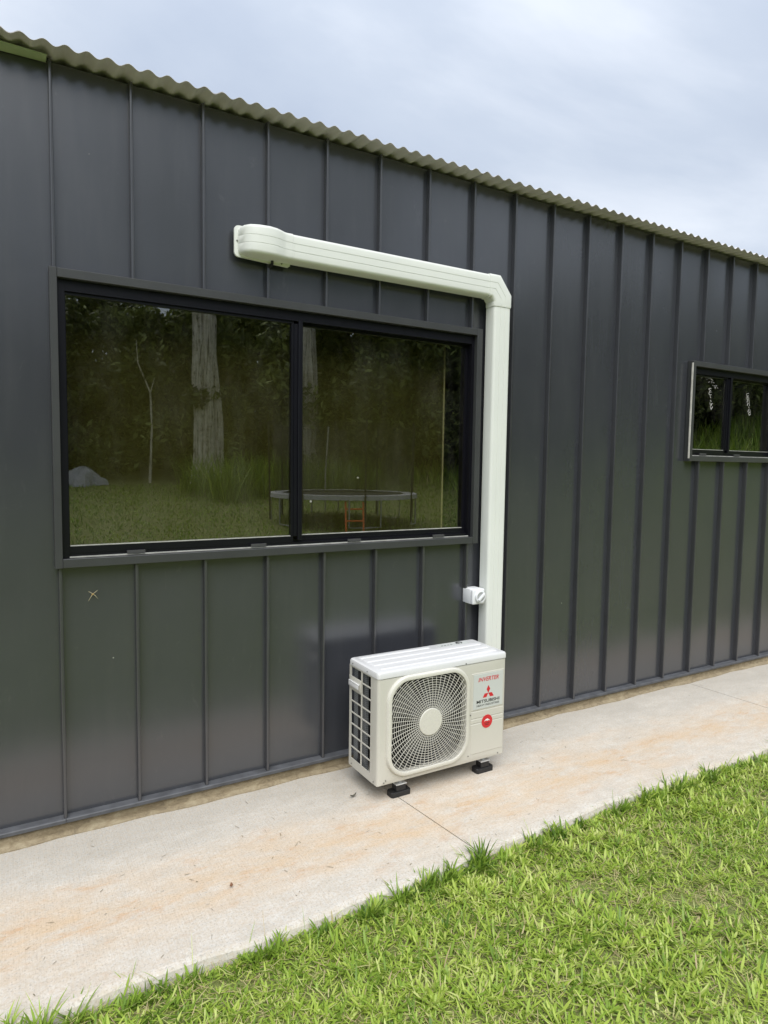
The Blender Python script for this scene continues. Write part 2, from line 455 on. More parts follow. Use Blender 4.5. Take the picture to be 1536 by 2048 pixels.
def pan(mb, r, ph):
    x0, x1, z0, z1 = r
    nx, nz = max(1, round((x1 - x0) / .075)), max(1, round((z1 - z0) / .26))
    vs_, fs = [], []
    for j in range(nz + 1):
        for i in range(nx + 1):
            x = x0 + (x1 - x0) * i / nx; z = z0 + (z1 - z0) * j / nz
            lx = (x - ph[2]) / SP
            can = math.sin(math.pi * min(max(lx, 0), 1)) * (0.0024 * math.sin(z * 2.1 + ph[0]) + 0.0011 * math.sin(z * 5.3 + ph[1]))
            vs_.append((x, RIB + can, z))
    for j in range(nz):
        for i in range(nx):
            a = j * (nx + 1) + i
            fs.append((a, a + 1, a + nx + 2, a + nx + 1))
    o = len(vs_)
    vs_ += [(x0, RIB + .03, z0), (x1, RIB + .03, z0), (x1, RIB + .03, z1), (x0, RIB + .03, z1)]
    fs.append((o + 3, o + 2, o + 1, o))
    mb.add(vs_, fs)
for i in range(X0, X1):
    x0, x1 = i * SP + .0005, (i + 1) * SP - .0005
    rects = [(x0, x1, ZB, ZT)]
    ribs = [(ZB + .012, ZT - .004)]
    for h in openings:
        rects = [r for q_ in rects for r in subtract(q_, h)]
        if h[0] - .03 < i * SP < h[1] + .02:
            ribs = [seg for (a, b) in ribs for seg in ((a, h[2] - .012), (h[3] + .012, b))]
    ph = (random.uniform(0, 6), random.uniform(0, 6), x0)
    split = all(abs(r[1] - r[0]) > .29 for r in rects) and len(rects) > 1
    groups = [[r] for r in rects] if split else [rects]
    objs = []
    for g in groups:
        mb = MB()
        for r in g: pan(mb, r, ph)
        o = hp(mb, 'wall_panel', 'dark_cladding', smooth=True); objs.append((o, min(r[2] for r in g), max(r[3] for r in g)))
    for (a, b) in ribs:
        own = next((o for (o, z0, z1) in objs if z0 - .05 <= (a + b) / 2 <= z1 + .05), objs[0][0])
        xc = i * SP
        mb = MB()
        prof = [(xc - .0075, RIB + .004), (xc - .0075, .005), (xc - .0070, .0028), (xc - .0055, .0010), (xc - .003, .0), (xc + .001, .0), (xc + .0035, .0006), (xc + .0052, .0018), (xc + .0062, .0036), (xc + .0065, .006), (xc + .0065, RIB + .004)]
        mb.loft([[(x, y, a) for x, y in prof], [(x, y, b) for x, y in prof]])
        mb.build('rib', 'rib_paint', own, smooth=True)
XL, XR = X0 * SP, X1 * SP
hp(MB().box(XL, -.03, .075, .15, .05, 3.14).box(2.165, 4.05, .075, .15, .05, 3.14).box(5.23, XR, .075, .15, .05, 3.14)
   .box(-.03, 2.165, .075, .15, .05, 1.15).box(-.03, 2.165, .075, .15, 2.345, 3.14)
   .box(4.05, 5.23, .075, .15, .05, 1.65).box(4.05, 5.23, .075, .15, 2.345, 3.14), 'wall_lining', 'room_wall')
hp(MB().box(XL, XR, 6.9, 7.0, 0, 3.14), 'back_wall', 'dark_cladding')
for xx in (XL, XR - .1):
    mb = MB()
    prof = [(.16, 0.0), (6.9, 0.0), (6.9, 3.14), (3.55, 3.49), (.16, 3.14)]
    mb.loft([[(xx, y, z) for y, z in prof], [(xx + .1, y, z) for y, z in prof]])
    hp(mb, 'end_wall', 'dark_cladding')
hp(MB().box(XL + .1, XR - .1, .16, 6.9, -.02, .04), 'floor', 'room_wall')
hp(MB().box(XL + .1, XR - .1, .16, 6.9, 2.72, 2.75), 'ceiling', 'room_wall')
# footing under the cladding, uneven concrete
mb = MB(); loops = []
n = 150
for i in range(n + 1):
    x = XL + (XR - XL) * i / n
    d = 0.006 * math.sin(x * 7) + 0.005 * math.sin(x * 17.3 + 2) + random.uniform(-.002, .002)
    f = 0.004 * abs(math.sin(x * 3.1 + .7))
    loops.append([(x, .3, .06), (x, .3, -.05), (x, -.02 - f + d, -.05), (x, -.012 - f + d, .004), (x, .010 + d, .014), (x, .016 + d * .5, .06)])
mb.loft(loops); hp(mb, 'footing', 'footing_concrete')
# base trim: folded angle with a lit ledge, in two-rib lengths
for i in range(X0, X1, 10):
    a, b = i * SP + .001, min(i + 10, X1) * SP - .001
    mb = MB()
    prof = [(RIB + .02, .060), (-.006, .056), (-.008, .058), (-.008, .071), (-.004, .074), (RIB + .02, .078)]
    mb.loft([[(a, y, z) for y, z in prof], [(b, y, z) for y, z in prof]])
    hp(mb, 'base_flashing', 'base_trim')
# roof sheets: corrugated, ten flutes each, lapped
PITCH_R = math.tan(R(5.5)); FL = 0.0762
def roof_sheet(xs, front):
    nseg = 12 * 10 + 12
    rows = [-.088, -.04, 0.05, 3.56] if front else [3.56, 7.1]
    vs_, fs = [], []
    for th in (0, 1):
        for y in rows:
            for i in range(nseg + 1):
                x = xs + i * FL / 12
                z = 3.1565 + (y + .088) * PITCH_R if front else 3.1565 + (3.648) * PITCH_R - (y - 3.56) * PITCH_R
                z += 0.0087 * math.cos(2 * math.pi * (x - .584) / FL) + .0022 * i / nseg + (0.0012 if th else 0)
                yy = y + (random.uniform(-.002, .002) if y == rows[0] and i == 0 and th == 0 and front else 0)
                vs_.append((x, yy, z))
    nr = len(rows); st = nseg + 1
    for th in (0, 1):
        for r in range(nr - 1):
            for i in range(nseg):
                a = th * nr * st + r * st + i
                f = (a, a + 1, a + st + 1, a + st)
                fs.append(f if th else f[::-1])
    b = nr * st
    for i in range(nseg): fs.append((i, i + 1, b + i + 1, b + i))
    return MB().add(vs_, fs)
xs = .584 - .762 * 5
while xs < XR + .1:
    for front in (True, False):
        hp(roof_sheet(xs, front), 'roof_sheet', 'roof_steel', smooth=True)
    xs += .762
mb = MB()
rz = 3.1565 + 3.648 * PITCH_R
mb.loft([[(x, 3.36, rz - .005), (x, 3.56, rz + .025), (x, 3.76, rz - .005), (x, 3.56, rz + .021)] for x in (XL - .2, XR + .3)])
hp(mb, 'ridge_cap', 'roof_steel')
# pale green packing strip tucked under the sheets at the left
mb = MB()
mb.loft([[(x, -.030, z), (x, .026, z), (x, .026, z + h), (x, -.030, z + h)] for x, z, h in ((-3.0, 3.131, .014), (-.30, 3.132, .012), (-.012, 3.139, .003))])
o = hp(mb, 'packing_strip', 'green_film'); o['label'] = 'pale green strip under the roof edge'

# ------------------------------------------------------------------ windows (parts of the house)
def window(name, x0, x1, z0, z1, split, label, blind_from=None):
    w = empty(name); w.parent = house; w.location = -HL
    w['label'] = label
    f = .036; pr = -.014
    # folded trim: four lengths
    def trim(prof, a, b, axis_):
        mb = MB()
        mb.loft([[(a, y, z) if axis_ == 'x' else (z, y, a) for y, z in prof], [(b, y, z) if axis_ == 'x' else (z, y, b) for y, z in prof]])
        mb.build('trim', 'dark_trim', w, bevel=.0015, seg=1)
    trim([(pr, z1 - f), (RIB, z1 - f), (RIB, z1), (pr, z1)], x0 + .0285, x1 - f - .0005, 'x')
    trim([(pr + .001, z0), (RIB, z0), (RIB, z0 + f), (pr + .001, z0 + f)], x0 + .0285, x1 - f - .0005, 'x')
    trim([(pr - .001, x0), (RIB, x0), (RIB, x0 + .028), (pr - .001, x0 + .028)], z0 - .001, z1 + .001, 'z')
    trim([(pr - .001, x1 - f), (RIB, x1 - f), (RIB, x1), (pr - .001, x1)], z0 - .001, z1 + .001, 'z')
    # black outer frame
    ix0, ix1, iz0, iz1 = x0 + .028, x1 - f, z0 + f, z1 - f
    a = .028
    F0, F1 = .012, .12
    mb = MB()
    mb.box(ix0, ix0 + a, F0, F1, iz0, iz1).box(ix1 - a * .6, ix1, F0, F1, iz0, iz1)
    mb.box(ix0 + a, ix1 - a * .6, F0 + .001, F1, iz1 - .046, iz1)
    mb.box(ix0 + a, ix1 - a * .6, F0 + .012, F1, iz0, iz0 + .018)
    mb.box(ix0 + a, ix1 - a * .6, F0 + .034, F1 - .001, iz0 + .018, iz0 + .030)
    mb.build('frame', 'black_aluminium', w)
    MB().box(ix0 + a, ix1 - a * .6, F0 - .004, F0 + .006, iz0 + .002, iz0 + .007).build('sill_lip_glint', 'ledge_glint', w)  # bright sky line on the sill, put into the colour
    # fixed pane left, sliding sash right (set back)
    px0, pz0, pz1 = ix0 + a, iz0 + .018, iz1 - .046
    def sash(a0, a1, y, ml, mr, nm):
        mb = MB()
        mb.box(a0, a0 + ml, y, y + .03, pz0 + .001, pz1 - .001).box(a1 - mr, a1, y, y + .03, pz0 + .001, pz1 - .001)
        mb.box(a0 + ml, a1 - mr, y + .001, y + .029, pz0 + .001, pz0 + .030).box(a0 + ml, a1 - mr, y + .001, y + .029, pz1 - .012, pz1 - .001)
        s_ = mb.build('sash', 'black_aluminium', w)
        MB().box(a0 + ml, a1 - mr, y + .0025, y + .012, pz0 + .0305, pz0 + .034).build('glazing_bead_glint', 'ledge_glint', w)  # pale strip paints the sky highlight along the bottom rail
        MB().box(a0 + ml + .001, a1 - mr - .001, y + .012, y + .017, pz0 + .031, pz1 - .012).build('pane', 'window_glass', w)
    sash(px0 + .0005, split, F0 + .010, .003, .012, 'fixed')
    MB().box(split + .0005, split + .020, F0 + .006, F0 + .066, pz0 + .031, pz1 - .0125).build('mullion', 'black_aluminium', w)
    MB().box(split + .0205, split + .042, F0 - .004, F0 + .066, iz0 + .031, iz1 - .040).build('mullion', 'black_aluminium', w, bevel=.002, seg=1)
    sash(split + .043, ix1 - a * .6 - .0005, F0 + .036, .010, .016, 'sliding')
    return w, (ix0, ix1, iz0, iz1)
w1, r1 = window('window', -.020, 2.160, 1.143, 2.350, 1.035, 'large sliding window with black frame')
for xw in (.26, .815, 1.33, 1.86):
    MB().box(xw, xw + .075, .0015, .011, r1[2] + .010, r1[2] + .022).build('weep_cover', 'weep_grey', w1)
w2, r2_ = window('window', 4.060, 5.220, 1.641, 2.350, 4.525, 'small sliding window with white scribbles on its glass')
for xw in (4.20, 4.62):
    MB().box(xw, xw + .075, .0015, .011, r2_[2] + .010, r2_[2] + .022).build('weep_cover', 'weep_grey', w2)
MB().box(4.0545, 4.0595, -.0125, -.002, 1.66, 2.335).build('sealant_strip', 'sealant_pale', w2)
# white scribbled strokes and a cobweb smear on the small panes
def strokes(parent, name, mat, lines, y, r):
    mb = MB()
    for ln in lines: mb.tube([(x, y, z) for x, z in ln], r, 4)
    mb.build(name, mat, parent)
def glyphs(x, ztop, zbot, seeds, slant):
    out = []; n_ = len(seeds)
    for k, sd_ in enumerate(seeds):
        zc = ztop + (zbot - ztop) * k / (n_ - 1); xc = x + slant * k / n_; h = .020
        if sd_ == 's': pts = [(.016, .5), (.002, .7), (-.014, .3), (.010, -.2), (-.006, -.6)]
        elif sd_ == 'c': pts = [(.014, .6), (-.010, .5), (-.014, -.1), (.002, -.6), (.016, -.3)]
        elif sd_ == 'v': pts = [(-.014, .6), (-.002, -.6), (.014, .5)]
        elif sd_ == 'n': pts = [(-.014, -.5), (-.010, .4), (.010, .5), (.016, -.5)]
        elif sd_ == 'b': pts = [(-.012, .8), (-.012, -.6), (.014, -.4), (.012, .2), (-.010, .1)]
        elif sd_ == 'o': pts = [(0, .7), (-.014, .2), (-.004, -.6), (.014, -.1), (.008, .6), (0, .7)]
        else: pts = [(-.004, .3), (.006, -.3)]
        out.append([(xc + a_, zc + b_ * h) for a_, b_ in pts])
    return out
PY1, PY2 = .012 + .010 + .0105, .012 + .036 + .0105
strokes(w2, 'scribble', 'white_ink', glyphs(4.325, 2.165, 2.035, 'sc-ivv', .035), PY1, .0014)
strokes(w2, 'scribble', 'white_ink', glyphs(4.845, 2.165, 2.02, 'cbnn-no', .045), PY2, .0014)
lines = []
for k in range(26):
    t = k / 25; x = 4.24 + .165 * t + random.uniform(-.02, .02); z = 2.262 - .075 * t * t + random.uniform(-.02, .012)
    lines.append([(x, z), (x + random.uniform(-.02, .02), z + random.uniform(-.012, .012))])
strokes(w2, 'cobweb', 'white_ink', lines, PY1, .0007)

# curtain and room things behind the big pane
cur = MB()
loops = []
for k in range(61):
    x = .03 + (2.03 - .03) * k / 60
    d = .006 * math.sin(k * 1.9) + .004 * math.sin(k * .7)
    loops.append([(x, .175 + d, 1.10), (x, .178 + d, 1.10), (x, .178 + d, 2.42), (x, .175 + d, 2.42)])
cur.loft(loops)
ctn = empty('curtain', (1.0, .175, 1.10))
o = cur.build('cloth', 'curtain_olive', ctn, smooth=True); o.location = (-1.0, -.175, -1.10)
o = MB().box(2.031, 2.040, .172, .181, 1.10, 2.42).build('edge_hem', 'curtain_edge', ctn); o.location = (-1.0, -.175, -1.10)
tag(ctn, 'olive curtain with a pale vertical edge behind the large window glass', 'curtain')

# ------------------------------------------------------------------ pipe cover on the wall
duct = empty('pipe_cover', (2.25, 0, 0))
tag(duct, 'cream plastic pipe cover running along the wall, down behind the air conditioner', 'pipe cover')
DL = Vector(duct.location)
def dp(mb, name, mat='cover_plastic', **kw):
    o = mb.build(name, mat, duct, **kw); o.location = -DL; return o
def prof_duct(w, d, g=.0018):
    # (across, out) cross-section with two shallow grooves and rounded shoulders
    h = w / 2
    pts = [(-h, 0), (-h + .001, d - .016), (-h + .003, d - .009), (-h + .0065, d - .004), (-h + .012, d - .0008), (-h + .017, d)]
    for c in (-.018, .016):
        pts += [(c - .0018, d), (c - .0011, d - g), (c + .0011, d - g), (c + .0018, d)]
    pts += [(h - .017, d), (h - .012, d - .0008), (h - .0065, d - .004), (h - .003, d - .009), (h - .001, d - .016), (h, 0)]
    return pts
W_, D_ = .122, .072
ZC, XC = 2.583, 2.252
pf = prof_duct(W_, D_)
mb = MB().loft([[(x, -o_, ZC + a) for a, o_ in pf] for x in (.955, 2.165)])
dp(mb, 'duct', smooth=True)
mb = MB().loft([[(XC + a, -o_, z) for a, o_ in pf] for z in (2.487, .30)])
dp(mb, 'duct', smooth=True)
# elbow: swept slightly larger profile round a 45 degree turn
pe = prof_duct(W_ + .008, D_ + .004)
pathp = [(2.155, ZC), (2.162, ZC), (2.202, ZC), (XC, 2.522), (XC, 2.482), (XC, 2.474)]
loops = []
for i, (px, pz) in enumerate(pathp):
    a = pathp[max(i - 1, 0)]; b = pathp[min(i + 1, len(pathp) - 1)]
    d0 = Vector((px - a[0], pz - a[1])); d1 = Vector((b[0] - px, b[1] - pz))
    if d0.length < 1e-6: d0 = d1
    if d1.length < 1e-6: d1 = d0
    d0.normalize(); d1.normalize()
    t = (d0 + d1).normalized(); nrm = Vector((-t.y, t.x)); k = 1 / max(.5, nrm.dot(Vector((-d0.y, d0.x))))
    sh = .985 if i in (0, len(pathp) - 1) else 1.0
    loops.append([(px + nrm.x * a_ * k * sh, -o_ * sh, pz + nrm.y * a_ * k * sh) for a_, o_ in pe])
dp(MB().loft(loops), 'elbow', smooth=True)
# end cover: flange plate, bulbous body, neck
mb = MB()
pl = []
for cx_, cz_, a0 in ((.752, 2.633, 90), (.752, 2.535, 180), (.990, 2.509, 270)):
    for k in range(5):
        an = R(a0 + k * 22.5)
        rr = .020 if cx_ < .8 else .004
        pl.append((cx_ + rr * math.cos(an), cz_ + rr * math.sin(an)))
pl += [(1.0, 2.512), (1.0, 2.650), (.93, 2.657)]
mb.loft([[(x, .0, z) for x, z in pl], [(x, -.010, z) for x, z in pl]])
dp(mb, 'flange')
mb = MB(); loops = []
for x, zl, zh, d in ((.748, 2.540, 2.632, .020), (.753, 2.530, 2.640, .040), (.764, 2.523, 2.645, .068), (.785, 2.520, 2.647, .090), (.82, 2.517, 2.648, .102),
                     (.87, 2.516, 2.649, .105), (.905, 2.517, 2.648, .100), (.932, 2.519, 2.647, .087), (.950, 2.5205, 2.646, .078), (.962, 2.5215, 2.6455, .0755), (.990, 2.5215, 2.6455, .0755), (.992, 2.524, 2.643, .072)):
    w = zh - zl; zc = (zl + zh) / 2
    loops.append([(x, -o_, zc + a_) for a_, o_ in prof_duct(w, d, .0012)])
mb.loft(loops); dp(mb, 'end_cover', smooth=True)
MB().tube([(.905, -.028, 2.530), (.906, -.026, 2.505), (.903, .0, 2.495)], .007, 8).build('notch_stub', 'black_rubber', duct).location = -DL  # black tube added in place of the dark notch where the rib enters
for x_, z_ in ((.744, 2.585), (.958, 2.516)):
    MB().tube([(x_, -.010, z_), (x_, -.0135, z_)], .0035, 8).build('screw', 'screw_steel', duct).location = -DL

# ------------------------------------------------------------------ isolator switch
sw = empty('isolator_switch', (2.135, 0, .842))
tag(sw, 'small white isolator switch box with a round knob beside the pipe cover', 'switch')
MB().box(-.043, .043, -.045, .03, -.043, .043).build('back_box', 'switch_plastic', sw, bevel=.005, seg=2, smooth=True)
MB().box(-.044, .044, -.068, -.0455, -.044, .044).build('cover', 'switch_plastic', sw, bevel=.009, seg=3, smooth=True)
def ring(cx_, cz_, r_, y, n_=32): return [(cx_ + r_ * math.cos(2 * math.pi * k / n_), y, cz_ + r_ * math.sin(2 * math.pi * k / n_)) for k in range(n_)]
MB().loft([ring(.006, 0, .035, -.066), ring(.006, 0, .035, -.078), ring(.006, 0, .033, -.081), ring(.006, 0, .0275, -.081), ring(.006, 0, .0265, -.076)], (True, True)).build('knob_ring', 'switch_plastic', sw, smooth=True)
MB().loft([ring(.006, 0, .026, -.0755), ring(.006, 0, .026, -.0772)]).build('dial', 'switch_grey', sw)
kn = MB().box(-.0065, .0065, -.091, -.077, -.027, .027).build('handle', 'switch_plastic', sw, bevel=.002, seg=2, smooth=True)
kn.rotation_euler = (0, R(47), 0); kn.location = (.006, 0, 0)

# ------------------------------------------------------------------ air conditioner outdoor unit
ac = empty('air_conditioner', (1.270, -.430, 0))
tag(ac, 'ivory outdoor air conditioner unit with round fan grille standing on the path', 'air conditioner')
AW, AD, AZ0, AZ1, AZL = .764, .285, .088, .600, .630
FC = (.284, .356); FH = (.226, .232); FR = .105
def rrect(cx_, cz_, hx, hz, r_, n_=10, y=0.0):
    out = []
    for sx, sz, a0 in ((1, 1, 0), (-1, 1, 90), (-1, -1, 180), (1, -1, 270)):
        for k in range(n_ + 1):
            an = R(a0 + 90 * k / n_)
            out.append((cx_ + sx * (hx - r_) + r_ * math.cos(an), y, cz_ + sz * (hz - r_) + r_ * math.sin(an)))
    return out
def outer(ins, y, r_=.004):
    return rrect(AW / 2, (AZ0 + AZ1) / 2, AW / 2 - ins, (AZ1 - AZ0) / 2 - ins * .35, max(r_ - ins, .002), 10, y)
lo = [rrect(*FC, FH[0] - .006, FH[1] - .006, FR, 10, .030), rrect(*FC, FH[0] - .006, FH[1] - .006, FR, 10, .0)]
# front panel: rounded vertical edges
RV = .016
for k in range(5):
    an = R(90 * k / 4)
    lo.append(outer(RV * (1 - math.sin(an)), RV * (1 - math.cos(an))))
lo.append(outer(0, .045)); lo.append(outer(.002, .045))
mb = MB(); mb.loft(lo, (False, False)); mb.build('front_panel', 'unit_ivory', ac, smooth=True)
# right side, base pan, back, dividing wall behind the front
MB().box(AW - .004, AW - .0005, .0455, AD, AZ0 + .001, AZ1 - .0005).build('right_panel', 'unit_ivory', ac)
MB().box(.002, AW - .002, .012, AD - .001, AZ0 + .002, AZ0 + .014).build('base_pan', 'unit_ivory', ac)
MB().box(.60, AW - .005, .05, AD - .002, AZ0 + .015, AZ1 - .001).box(.040, AW - .006, AD - .06, AD - .018, AZ0 + .015, AZ1 - .001).build('inner_case', 'shroud_dark', ac)
# coil seen through the left side
MB().box(.020, .034, .15, AD - .012, AZ0 + .016, AZ1 - .002).box(.045, .055, .046, .150, AZ0 + .016, AZ1 - .002).build('coil', 'coil_fins', ac)
MB().tube([(.016, .205, AZ0 + .02), (.016, .212, AZ1 - .02)], .007, 8).tube([(.016, .222, AZ0 + .02), (.016, .200, AZ0 + .11)], .004, 6).build('coil_pipe', 'shroud_dark', ac)
# left side guard: posts and crossbars, each open cell about 52 mm high
gb = MB()
gz0, gz1 = .130, .596
gb.box(.0, .004, .0455, .070, AZ0 + .001, AZ1 - .0005).box(.0, .004, AD - .018, AD, AZ0 + .001, AZ1 - .0005)
gb.box(.0, .004, .0705, AD - .0185, AZ0 + .001, gz0).box(0, .004, .0705, AD - .0185, gz1 - .004, AZ1 - .0005)
gb.build('side_panel', 'unit_ivory', ac)
MB().box(.0003, .0055, .158, .167, gz0 + .0005, gz1 - .0045).build('guard_bar', 'unit_ivory', ac, bevel=.001, seg=1)
for k in range(1, 8):
    zk = gz0 + (gz1 - gz0) * k / 8
    for ya, yb in ((.0708, .1578), (.1672, AD - .0188)):
        MB().box(.0006, .005, ya, yb, zk - .0035, zk + .0035).build('guard_bar', 'unit_ivory', ac, bevel=.001, seg=1)
MB().box(-.004, -.0003, .160, AD - .004, .485, .548).build('handle_plate', 'unit_ivory', ac, bevel=.002, seg=2, smooth=True)
MB().box(-.014, -.0045, .172, AD - .014, .520, .528).box(-.014, -.0095, .172, AD - .014, .500, .5195).build('handle', 'unit_lid', ac, bevel=.002, seg=2, smooth=True)
# lid
lid = MB()
def lidloop(ins, z): return [(x, y, z) for x, y, _ in [(a, c, 0) for a, b_, c in rrect(AW / 2, AD / 2, AW / 2 + .003 - ins, AD / 2 + .003 - ins, .018, 6)]]
lid.loft([lidloop(0, AZ1 + .0005), lidloop(0, AZL - .010), lidloop(.003, AZL - .003), lidloop(.009, AZL)], (True, True))
lid.build('lid', 'unit_lid', ac, smooth=True)
for y0_, y1_, xa, xb in ((.040, .082, .035, .735), (.105, .147, .035, .735), (.170, .212, .035, .735), (.235, .262, .035, .45)):
    mb = MB()
    mb.loft([[(xa, y0_, AZL - .001), (xb, y0_, AZL - .001), (xb, y1_, AZL - .001), (xa, y1_, AZL - .001)],
             [(xa + .006, y0_ + .006, AZL + .003), (xb - .006, y0_ + .006, AZL + .003), (xb - .006, y1_ - .006, AZL + .003), (xa + .006, y1_ - .006, AZL + .003)]])
    mb.build('lid_rib', 'unit_lid', ac)
st = MB().box(.50, .70, .222, .268, AZL + .0003, AZL + .0012).build('lid_label', 'label_silver', ac)
mb = MB(); swirl = []
for k in range(26):
    an = R(-60 + k * 13.0); rr = .013 - .00012 * k
    swirl.append((.640 + 1.5 * rr * math.cos(an), .246 + rr * math.sin(an), AZL + .0020))
mb.tube(swirl, [.0018 + .0022 * math.sin(math.pi * k / 25) for k in range(26)], 4)
for k in range(4): mb.box(.52 + k * .02, .532 + k * .02, .236, .242, AZL + .0013, AZL + .0018)
mb.build('print', 'black_ink', st)
# fan shroud, fan and grille
mb = MB(); n_ = 40
mb.loft([ring(*FC, .222, .031, n_), ring(*FC, .205, .06, n_), ring(*FC, .205, .17, n_), ring(*FC, .01, .172, n_)], (False, False))
mb.build('shroud', 'shroud_dark', ac, smooth=True)
fan = empty('fan', (FC[0], .085, FC[1])); fan.parent = ac
MB().loft([ring(0, 0, .05, -.02, 24), ring(0, 0, .055, .03, 24)]).build('hub', 'fan_grey', fan, smooth=True)
for b_ in range(3):
    mb = MB(); gridp = []
    for i in range(7):
        rr = .048 + (.198 - .048) * i / 6
        row = []
        for j in range(7):
            an = R(120 * b_ + 20) + (j / 6 - .5) * (1.25 + .25 * i / 6) + .35 * i / 6
            row.append((rr * math.cos(an), -.022 + .050 * j / 6, rr * math.sin(an)))
        gridp.append(row)
    vs_ = [p for r_ in gridp for p in r_] + [(p[0], p[1] + .003, p[2]) for r_ in gridp for p in r_]
    fs = [(i * 7 + j, i * 7 + j + 1, (i + 1) * 7 + j + 1, (i + 1) * 7 + j) for i in range(6) for j in range(6)]
    fs += [tuple(x + 49 for x in f[::-1]) for f in fs]
    MB().add(vs_, fs).build('blade', 'fan_grey', fan, smooth=True)
# bezel around the grille
bz = MB()
stn = [(FH[0] + .014, FH[1] + .012, -.0002), (FH[0] + .013, FH[1] + .011, -.008), (FH[0] + .008, FH[1] + .006, -.015), (FH[0] + .001, FH[1] - .001, -.0175), (FH[0] - .008, FH[1] - .010, -.016), (FH[0] - .010, FH[1] - .012, -.010), (FH[0] - .010, FH[1] - .012, .004)]
bz.loft([rrect(*FC, a, b_, FR + (a - FH[0]), 12, y) for a, b_, y in stn], (False, False))
bz.build('grille_bezel', 'grille_ivory', ac, smooth=True)
def inside(x, z, e=.008):
    dx = abs(x - FC[0]) - (FH[0] - e - FR); dz = abs(z - FC[1]) - (FH[1] - e - FR)
    return (max(dx, 0) ** 2 + max(dz, 0) ** 2) ** .5 + min(max(dx, dz), 0) < FR
g = MB()
def dome(r_): return -.0155 + .004 * (r_ / .23) ** 2
rr = .0735
while rr < .30:
    n_ = 120; run = []
    allin = all(inside(FC[0] + rr * math.cos(2 * math.pi * k / n_), FC[1] + rr * math.sin(2 * math.pi * k / n_)) for k in range(n_))
    if allin:
        g.tube([(FC[0] + rr * math.cos(2 * math.pi * k / n_), dome(rr), FC[1] + rr * math.sin(2 * math.pi * k / n_)) for k in range(n_)], .0012, 4, closed=True)
    else:
        segs = []; cur_ = []
        for k in range(2 * n_ + 1):
            an = 2 * math.pi * k / n_
            x, z = FC[0] + rr * math.cos(an), FC[1] + rr * math.sin(an)
            if inside(x, z): cur_.append((x, dome(rr), z))
            else:
                if len(cur_) > 1 and k > n_ * .01: segs.append(cur_)
                cur_ = []
        seen = set()
        for s_ in segs:
            key = (round(s_[len(s_) // 2][0], 3), round(s_[len(s_) // 2][2], 3))
            if key in seen: continue
            seen.add(key); g.tube(s_, .0012, 4)
    rr += .0118
NS = 52
for k in range(NS):
    a0 = 2 * math.pi * k / NS; pts = []
    r_ = .062
    while r_ < .34:
        an = a0 + .10 * (r_ - .06) / .17
        x, z = FC[0] + r_ * math.cos(an), FC[1] + r_ * math.sin(an)
        if not inside(x, z): break
        pts.append((x, dome(r_) - .0012, z)); r_ += .012
    if len(pts) > 1: g.tube(pts, .0013, 4)
g.build('fan_grille', 'grille_ivory', ac)
MB().loft([ring(*FC, .066, -.012, 40), ring(*FC, .066, -.0185, 40), ring(*FC, .063, -.0205, 40), ring(*FC, .03, -.0215, 40)], (True, True)).build('grille_centre', 'grille_ivory', ac, smooth=True)
# raised fields on the service side of the front
def field(x0, x1, z0, z1, d=.0022, mat='unit_ivory', name='front_field'):
    mb = MB()
    mb.loft([[(x0, .0005, z0), (x1, .0005, z0), (x1, .0005, z1), (x0, .0005, z1)][::-1],
             [(x0, -d * .4, z0), (x1, -d * .4, z0), (x1, -d * .4, z1), (x0, -d * .4, z1)][::-1],
             [(x0 + .002, -d, z0 + .002), (x1 - .002, -d, z0 + .002), (x1 - .002, -d, z1 - .002), (x0 + .002, -d, z1 - .002)][::-1]])
    return mb.build(name, mat, ac)
field(.540, .748, .352, .545)
field(.540, .748, .312, .348)
field(.540, .748, .287, .308)
field(.540, .748, .128, .283)
lab = MB().box(.551, .741, -.0038, -.0023, .359, .538).build('rating_label', 'label_silver', ac, bevel=.0006, seg=1)
def text(body, parent, mat, cx_, cz_, width, height, y, shear=0.0, bold=0.0, name='lettering'):
    cu = bpy.data.curves.new('lettering', 'FONT'); cu.body = body; cu.align_x = 'CENTER'; cu.align_y = 'CENTER'
    cu.shear = shear; cu.offset = bold; cu.extrude = .0; cu.size = 1.0; cu.resolution_u = 4
    to = bpy.data.objects.new('lettering', cu); C.objects.link(to)
    dg = bpy.context.evaluated_depsgraph_get(); dg.update()
    me = bpy.data.meshes.new_from_object(to.evaluated_get(dg))
    bpy.data.objects.remove(to); bpy.data.curves.remove(cu)
    co = np.zeros(len(me.vertices) * 3); me.vertices.foreach_get('co', co); co = co.reshape(-1, 3)
    mn, mx = co.min(0), co.max(0)
    out = np.zeros_like(co)
    out[:, 0] = cx_ + ((co[:, 0] - mn[0]) / (mx[0] - mn[0]) - .5) * width
    out[:, 2] = cz_ + ((co[:, 1] - mn[1]) / (mx[1] - mn[1]) - .5) * height
    out[:, 1] = y
    me.vertices.foreach_set('co', out.ravel()); me.update()
    me.materials.clear(); me.materials.append(MATS[mat])
    me.name = name
    return link(name, me, parent)
LX = .646
text('INVERTER', lab, 'red_ink', LX, .509, .132, .021, -.0043, .25, .017)
def rhomb(cx_, cz_, an, L, hw):
    a = R(an); d = (math.cos(a), math.sin(a)); e = (-d[1], d[0])
    P4 = [(0, 0), (L / 2, hw), (L, 0), (L / 2, -hw)]
    return [(cx_ + d[0] * p_ + e[0] * q_, -.0043, cz_ + d[1] * p_ + e[1] * q_) for p_, q_ in P4]
mb = MB()
for an in (90, 210, 330):
    mb.add(rhomb(LX, .434, an, .041, .0118), [(3, 2, 1, 0)])
mb.build('emblem', 'red_ink', lab)
text('MITSUBISHI', lab, 'black_ink', LX, .3955, .148, .0165, -.0043, 0, .020)
